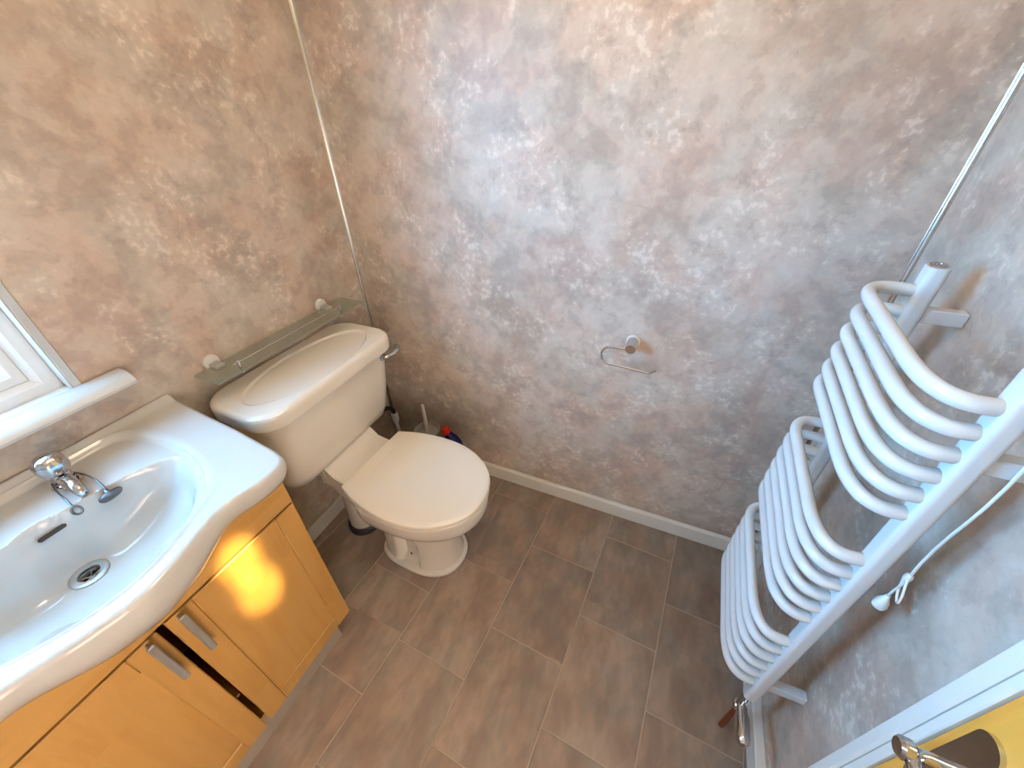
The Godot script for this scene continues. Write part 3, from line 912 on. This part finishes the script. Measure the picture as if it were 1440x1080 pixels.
# ------------------------------------------------------------------ towel radiator
func build_radiator() -> void:
	# the uprights: (x of the flat front, z, top)
	var left := Vector3(1.548, 0.266, 1.226); var right := Vector3(1.536, 0.606, 1.213)
	var t := thing("towel_radiator", "white ladder towel radiator with bowed bars on the right wall", "radiator", Vector3(1.54, 0, 0.436))
	var o := t.position
	var bot := 0.250
	for u: Vector3 in [left, right]:
		var dd := PackedVector2Array()      # D section, flat towards the room
		var hw := 0.0175; var z := u.y
		for q in [[0.0095, -1, PI], [0.0205, -1, 1.5 * PI], [0.0205, 1, 0.0], [0.0095, 1, 0.5 * PI]]:
			for k in 7:
				var a: float = q[2] + PI / 2 * k / 6
				dd.append(Vector2(u.x + q[0] + 0.0095 * cos(a), z + q[1] * (hw - 0.0095) + 0.0095 * sin(a)))
		var up := Transform3D(Basis(Vector3(1, 0, 0), Vector3(0, 0, 1), Vector3(0, 1, 0)), Vector3(0, bot, 0) - o)
		obj("upright", Shape.new().prism(dd, u.z - bot, up).mesh(25), mats.enamel, t)
		obj("end_plug", Shape.new().lathe([Vector2(0, -0.001), Vector2(0.0125, -0.001), Vector2(0.013, 0.003), Vector2(0.0105, 0.0045), Vector2(0.006, 0.004), Vector2(0.0055, 0.001), Vector2(0, 0.001)], Transform3D(Basis.IDENTITY, Vector3(u.x + 0.0145, u.z, z) - o)).mesh(), mats.chrome, t)
	# eighteen bowed bars in three groups of six
	var front := 1.4735
	var lean := 0.008
	var c0 := Vector3(front, lean, left.y - 0.008); var c1 := Vector3(front, -lean, right.y + 0.008)
	var p := PackedVector3Array([Vector3(left.x + 0.006, lean, left.y)])
	for k in 15:
		var f := k / 14.0
		var a := c0.lerp(Vector3(left.x, lean, left.y), 0.70); var b := c0.lerp(c1, 0.21)
		p.append(a.lerp(c0, f).lerp(c0.lerp(b, f), f))
	for k in 15:
		var f := k / 14.0
		var a := c1.lerp(c0, 0.27); var b := c1.lerp(Vector3(right.x, -lean, right.y), 0.85)
		p.append(a.lerp(c1, f).lerp(c1.lerp(b, f), f))
	p.append(Vector3(right.x + 0.006, -lean, right.y))
	for i in p.size(): p[i] -= Vector3(o.x, 0, o.z)
	var bar := Shape.new().tube(p, 0.0112, 16, false).mesh(60)
	for g in [[1.173, 0.0395], [0.853, 0.0403], [0.545, 0.0425]]:
		for k in 6:
			obj("bar", bar, mats.enamel, t).position.y = g[0] - k * g[1]
	# wall brackets
	for q in [[left, 1.140], [right, 1.085], [left, 0.335], [right, 0.335]]:
		var b := Shape.new()
		b.box(Vector3(q[0].x + 0.022, q[1] - 0.013, q[0].y - 0.011) - o, Vector3(ROOM_W - 0.0005, q[1] + 0.013, q[0].y + 0.011) - o, 0.002)
		obj("wall_bracket", b.mesh(), mats.enamel, t)
	# valve at the foot of the upright near the door, tail at the other
	for u: Vector3 in [right, left]:
		var v := Shape.new()
		var c := Vector3(u.x + 0.015, 0.186, u.y) - o
		v.lathe([Vector2(0, 0.066), Vector2(0.011, 0.066), Vector2(0.011, 0.052), Vector2(0.014, 0.052), Vector2(0.014, 0.038), Vector2(0.011, 0.036), Vector2(0.011, 0.02), Vector2(0.0115, -0.01), Vector2(0.014, -0.012), Vector2(0.014, -0.028), Vector2(0.008, -0.030), Vector2(0, -0.030)].map(func(q): return q) , Transform3D(Basis(Vector3(1, 0, 0), Vector3(0, 1, 0), Vector3(0, 0, 1)), c), 24)
		var vn := obj("valve", v.mesh(), mats.chrome, t)
		var hd := Shape.new()
		hd.lathe([Vector2(0, 0.0), Vector2(0.010, 0.0), Vector2(0.011, 0.010), Vector2(0.0125, 0.012), Vector2(0.0130, 0.025), Vector2(0.015, 0.028), Vector2(0.0165, 0.040), Vector2(0.0165, 0.075), Vector2(0.015, 0.086), Vector2(0.010, 0.092), Vector2(0.006, 0.093), Vector2(0, 0.093)], Transform3D(Basis(Vector3(1, 0, 0), Vector3(0, 0, 1), Vector3(0, -1, 0)), c), 24)
		obj("valve_head", hd.mesh(), mats.chrome, vn)
	for u: Vector3 in [right, left]:
		var cp := obj("copper_pipe", Shape.new().tube(PackedVector3Array([Vector3(u.x + 0.015, 0.0005, u.y), Vector3(u.x + 0.015, 0.158, u.y)]), 0.0075, 16).mesh(), mats.copper)
		tag(cp, "short copper pipe rising to the chrome radiator valve" if u == right else "copper pipe behind the bars at the far radiator foot", "pipe")

# ------------------------------------------------------------------ glass shelf
func build_shelf() -> void:
	var y := 0.872
	var t := thing("glass_shelf", "frosted green glass shelf with chrome rail above the cistern", "shelf", Vector3(0, y, 0.40))
	obj("pane", Shape.new().box(Vector3(0.012, -0.003, -0.275), Vector3(0.112, 0.003, 0.288), 0.001).mesh(), glass_material(Color(0.56, 0.58, 0.50), 0.50, 0.15), t)
	for z in [-0.182, 0.228]:
		var m := Shape.new()
		m.lathe([Vector2(0, 0), Vector2(0.022, 0), Vector2(0.022, 0.007), Vector2(0.020, 0.010), Vector2(0, 0.010)], Transform3D(Basis(Vector3(0, 1, 0), Vector3(1, 0, 0), Vector3(0, 0, -1)), Vector3(0.0005, 0.010, z)))
		var n := obj("mount", m.mesh(), mats.white_plastic, t)
		obj("clamp", Shape.new().box(Vector3(0.009, -0.008, z - 0.013), Vector3(0.044, 0.012, z + 0.013), 0.003).mesh(), mats.brushed, n)
	var r := Shape.new()
	r.tube(PackedVector3Array([Vector3(0.100, 0.022, -0.182), Vector3(0.100, 0.022, 0.228)]), 0.0018, 10)
	obj("rail", r.mesh(), mats.chrome, t)
	for z in [-0.175, 0.212]:
		obj("post", Shape.new().lathe([Vector2(0, -0.010), Vector2(0.0045, -0.010), Vector2(0.0045, -0.004), Vector2(0.003, -0.003), Vector2(0.003, 0.014), Vector2(0.0045, 0.018), Vector2(0.0045, 0.025), Vector2(0, 0.028)], Transform3D(Basis.IDENTITY, Vector3(0.100, 0, z)), 16).mesh(), mats.chrome, t)

# ------------------------------------------------------------------ small things
func build_small_things() -> void:
	# toilet roll holder on the back wall
	var h := thing("toilet_roll_holder", "chrome wire toilet roll holder with round boss on the back wall", "roll holder", Vector3(1.074, 0.842, 0))
	var out := Basis(Vector3(1, 0, 0), Vector3(0, 0, 1), Vector3(0, -1, 0))
	obj("boss", Shape.new().lathe([Vector2(0, 0), Vector2(0.022, 0), Vector2(0.022, 0.006), Vector2(0.019, 0.009), Vector2(0, 0.009)], Transform3D(out, Vector3(0, 0, 0.0005))).mesh(), mats.white_plastic, h)
	obj("stem", Shape.new().lathe([Vector2(0, 0.008), Vector2(0.018, 0.008), Vector2(0.0155, 0.058), Vector2(0.0145, 0.060), Vector2(0, 0.060)], Transform3D(out, Vector3.ZERO)).mesh(), mats.chrome, h)
	var wire := [Vector3(-0.008, -0.004, 0.052), Vector3(-0.045, -0.004, 0.055)]
	for k in 9:
		var a := PI / 2 + PI * k / 8
		wire.append(Vector3(-0.056 + 0.030 * cos(a), -0.036 + 0.031 * sin(a), 0.055))
	wire += [Vector3(0.0, -0.069, 0.055), Vector3(0.062, -0.073, 0.055), Vector3(0.070, -0.071, 0.055), Vector3(0.086, -0.058, 0.055)]
	obj("wire", Shape.new().tube(path(wire, 3), 0.0038, 10).mesh(), mats.chrome, h)

	# toilet brush in its pot, behind the pan
	var pot := Vector3(0.262, 0.0005, 0.082)
	var clear := glass_material(Color(0.78, 0.76, 0.74), 0.45, 0.3)
	var bp := thing("brush_pot", "translucent plastic toilet brush pot behind the toilet pan", "brush pot", pot)
	obj("pot", Shape.new().lathe([Vector2(0, 0), Vector2(0.046, 0), Vector2(0.047, 0.01), Vector2(0.056, 0.25), Vector2(0.059, 0.253), Vector2(0.059, 0.258), Vector2(0.054, 0.257), Vector2(0.045, 0.012), Vector2(0, 0.010)]).mesh(), clear, bp)
	var tb := thing("toilet_brush", "pale plastic toilet brush standing in its translucent pot", "brush", pot + Vector3(0, 0.012, 0))
	obj("handle", Shape.new().tube(PackedVector3Array([Vector3(0.0, 0.08, 0.004), Vector3(0.0, 0.25, 0.002), Vector3(-0.004, 0.385, -0.004)]), 0.0085, 14, true, 0.0075).mesh(), glass_material(Color(0.86, 0.83, 0.81), 0.8, 0.3), tb)
	obj("splash_guard", Shape.new().lathe([Vector2(0, 0.222), Vector2(0.050, 0.222), Vector2(0.052, 0.226), Vector2(0.03, 0.234), Vector2(0.013, 0.240), Vector2(0, 0.240)]).mesh(), clear, tb)
	obj("brush_head", Shape.new().lathe([Vector2(0, 0), Vector2(0.022, 0.003), Vector2(0.032, 0.02), Vector2(0.032, 0.065), Vector2(0.022, 0.08), Vector2(0, 0.085)]).mesh(), mats.white_plastic, tb)

	# toilet cleaner bottle
	var cb := thing("cleaner_bottle", "blue toilet cleaner bottle with red angled cap behind the pan", "bottle", Vector3(0.392, 0.0005, 0.074))
	var rings := []
	for q in [[0.0, 0.040, 0.026, 0.0], [0.006, 0.043, 0.028, 0.0], [0.10, 0.044, 0.029, 0.0], [0.18, 0.044, 0.029, 0.0], [0.22, 0.039, 0.027, -0.003], [0.245, 0.030, 0.023, -0.010], [0.262, 0.019, 0.017, -0.020], [0.270, 0.0135, 0.0135, -0.026]]:
		rings.append(rrect(q[1], q[2], 0.024, q[0], Vector3(q[3], 0, 0), 6))
	obj("bottle_body", Shape.new().loft(rings).mesh(45), mat(Color(0.015, 0.02, 0.34), 0.25), cb)
	var lean := Transform3D(Basis(Vector3(0, 0, 1), 0.55), Vector3(-0.027, 0.266, 0.0))
	obj("cap", Shape.new().lathe([Vector2(0, 0), Vector2(0.019, 0), Vector2(0.0205, 0.006), Vector2(0.0195, 0.020), Vector2(0.015, 0.029), Vector2(0.008, 0.033), Vector2(0, 0.034)], lean, 24).mesh(), mat(Color(0.72, 0.03, 0.02), 0.35), cb)

	# water supply to the cistern in the corner
	var ws := thing("water_supply_pipe", "white plastic water pipe with black elbow beside the cistern", "pipe", Vector3(0.07, 0, 0.062))
	obj("riser", Shape.new().tube(PackedVector3Array([Vector3(0.004, 0.0005, 0), Vector3(0.002, 0.20, 0.0), Vector3(0.0, 0.235, 0.0)]), 0.0085, 14).mesh(), mats.white_plastic, ws)
	obj("connector", Shape.new().lathe([Vector2(0, 0.215), Vector2(0.0095, 0.215), Vector2(0.013, 0.235), Vector2(0.0165, 0.24), Vector2(0.0165, 0.275), Vector2(0.012, 0.282), Vector2(0, 0.282)], Transform3D.IDENTITY, 20).mesh(), mats.white_plastic, ws)
	obj("elbow", Shape.new().tube(path([Vector3(0.0, 0.280, 0.0), Vector3(-0.006, 0.305, 0.003), Vector3(-0.018, 0.318, 0.02), Vector3(-0.028, 0.315, 0.055), Vector3(-0.03, 0.325, 0.12), Vector3(-0.02, 0.36, 0.18), Vector3(-0.01, 0.45, 0.20)], 5), 0.009, 14).mesh(), mats.rubber, ws)

	# light pull cord hanging by the right wall
	var pc := thing("pull_cord", "white light pull cord with knotted end hanging beside the radiator", "cord", Vector3(1.592, 0.766, 0.618))
	var line := []
	for k in 40:
		var y := 0.085 + 1.375 * k / 39.0
		line.append(Vector3(0.0012 * sin(y * 31.0), y, 0.0022 * sin(y * 23.0 + 1.0)))
	obj("cord", Shape.new().tube(PackedVector3Array(line), 0.0021, 8).mesh(), mats.white_plastic, pc)
	var lp := Shape.new()
	lp.tube(path([Vector3(0, 0.088, 0), Vector3(-0.002, 0.075, 0.010), Vector3(-0.003, 0.058, 0.022), Vector3(-0.002, 0.043, 0.022), Vector3(0, 0.048, 0.008), Vector3(0.002, 0.060, -0.003), Vector3(0.001, 0.075, -0.007), Vector3(-0.002, 0.083, -0.002), Vector3(-0.001, 0.070, 0.003), Vector3(0, 0.045, 0.0), Vector3(0, 0.022, -0.001)], 5), 0.0019, 8)
	lp.lathe([Vector2(0, 0.074), Vector2(0.005, 0.077), Vector2(0.006, 0.083), Vector2(0.005, 0.089), Vector2(0, 0.092)], Transform3D.IDENTITY, 12)
	obj("knot", lp.mesh(60), mats.white_plastic, pc)
	obj("toggle", Shape.new().lathe([Vector2(0, -0.008), Vector2(0.0095, -0.006), Vector2(0.0105, 0.0), Vector2(0.009, 0.010), Vector2(0.005, 0.019), Vector2(0.003, 0.027), Vector2(0, 0.028)], Transform3D.IDENTITY, 20).mesh(), mats.white_plastic, pc)
	obj("switch_box", Shape.new().lathe([Vector2(0, 1.4835), Vector2(0.035, 1.4835), Vector2(0.035, 1.455), Vector2(0.012, 1.445), Vector2(0, 1.445)], Transform3D.IDENTITY, 20).mesh(), mats.white_plastic, pc)

# ------------------------------------------------------------------ lamps (above the frame)
func build_lamps() -> void:
	var at := Vector3(0.90, ROOM_H, 0.72)
	var t := thing("ceiling_light", "round opal ceiling light glowing warm above the room", "ceiling light", at)
	obj("base", Shape.new().lathe([Vector2(0, -0.0005), Vector2(0.15, -0.0005), Vector2(0.15, -0.02), Vector2(0.14, -0.024), Vector2(0, -0.024)].map(func(q): return q)).mesh(), mats.white_plastic, t)
	var gl := mat(Color(0.95, 0.90, 0.82), 0.4)
	gl.emission_enabled = true
	gl.emission = Color(1.0, 0.80, 0.58)
	gl.emission_energy_multiplier = 1.0
	obj("diffuser", Shape.new().lathe([Vector2(0.135, -0.024), Vector2(0.132, -0.045), Vector2(0.115, -0.065), Vector2(0.08, -0.08), Vector2(0.04, -0.087), Vector2(0, -0.089)]).mesh(), gl, t)
	var l := OmniLight3D.new()
	l.name = "ceiling_lamp_light"
	l.light_color = Color(1.0, 0.88, 0.72)
	l.light_energy = 0.30
	l.omni_range = 6.0
	l.omni_attenuation = 2.0
	l.light_size = 0.09
	l.shadow_enabled = true
	t.add_child(l)
	l.position = Vector3(0, -0.19, 0)

	# invented twin spotlight, added high on the wall over the door; its two narrow beams overlap as the bright streak on the vanity door
	var s := Vector3(ROOM_W, 2.16, 0.98)
	var sp := thing("added_spotlight", "added unseen chrome twin spotlight above the door that makes the vanity streak", "spotlight", s)
	obj("base", Shape.new().lathe([Vector2(0, -0.0005), Vector2(0.04, -0.0005), Vector2(0.04, -0.012), Vector2(0.010, -0.014), Vector2(0.010, -0.035), Vector2(0, -0.035)], Transform3D(Basis(Vector3(0, -1, 0), Vector3(1, 0, 0), Vector3(0, 0, 1)), Vector3.ZERO)).mesh(), mats.chrome, sp)
	obj("arm", Shape.new().tube(PackedVector3Array([Vector3(-0.035, 0, -0.04), Vector3(-0.035, 0, 0.04)]), 0.007, 12).mesh(), mats.chrome, sp)
	var bm := mat(Color(1, 0.9, 0.75), 0.3)
	bm.emission_enabled = true
	bm.emission = Color(1.0, 0.82, 0.55)
	bm.emission_energy_multiplier = 3.0
	for k in 2:
		var at_ := Vector3(-0.062, 0, [-0.035, 0.035][k])
		var aim := Vector3(VAN_X, [0.640, 0.525][k], 0.952)
		var dir := (aim - (s + at_)).normalized()
		var side := dir.cross(Vector3.UP).normalized()
		var xf := Transform3D(Basis(side, dir, side.cross(dir)), at_)
		obj("barrel", Shape.new().lathe([Vector2(0, -0.045), Vector2(0.018, -0.045), Vector2(0.024, -0.03), Vector2(0.027, 0.03), Vector2(0.025, 0.03), Vector2(0.022, 0.0), Vector2(0, -0.005)], xf, 28).mesh(), mats.chrome, sp)
		obj("bulb", Shape.new().lathe([Vector2(0, 0.0), Vector2(0.018, 0.0), Vector2(0.017, 0.012), Vector2(0, 0.018)], xf, 24).mesh(), bm, sp)
		var q := SpotLight3D.new()
		q.name = "added_spot_light_%d" % (k + 1)
		q.light_color = Color(1.0, 0.86, 0.55)
		q.light_energy = [32.0, 34.0][k]
		q.spot_range = 6.0
		q.spot_attenuation = 2.0
		q.spot_angle = [1.75, 1.8][k]
		q.spot_angle_attenuation = 1.0
		q.light_size = 0.012
		q.shadow_enabled = true
		add_child(q)
		q.look_at_from_position(s + at_ + dir * 0.035, aim)
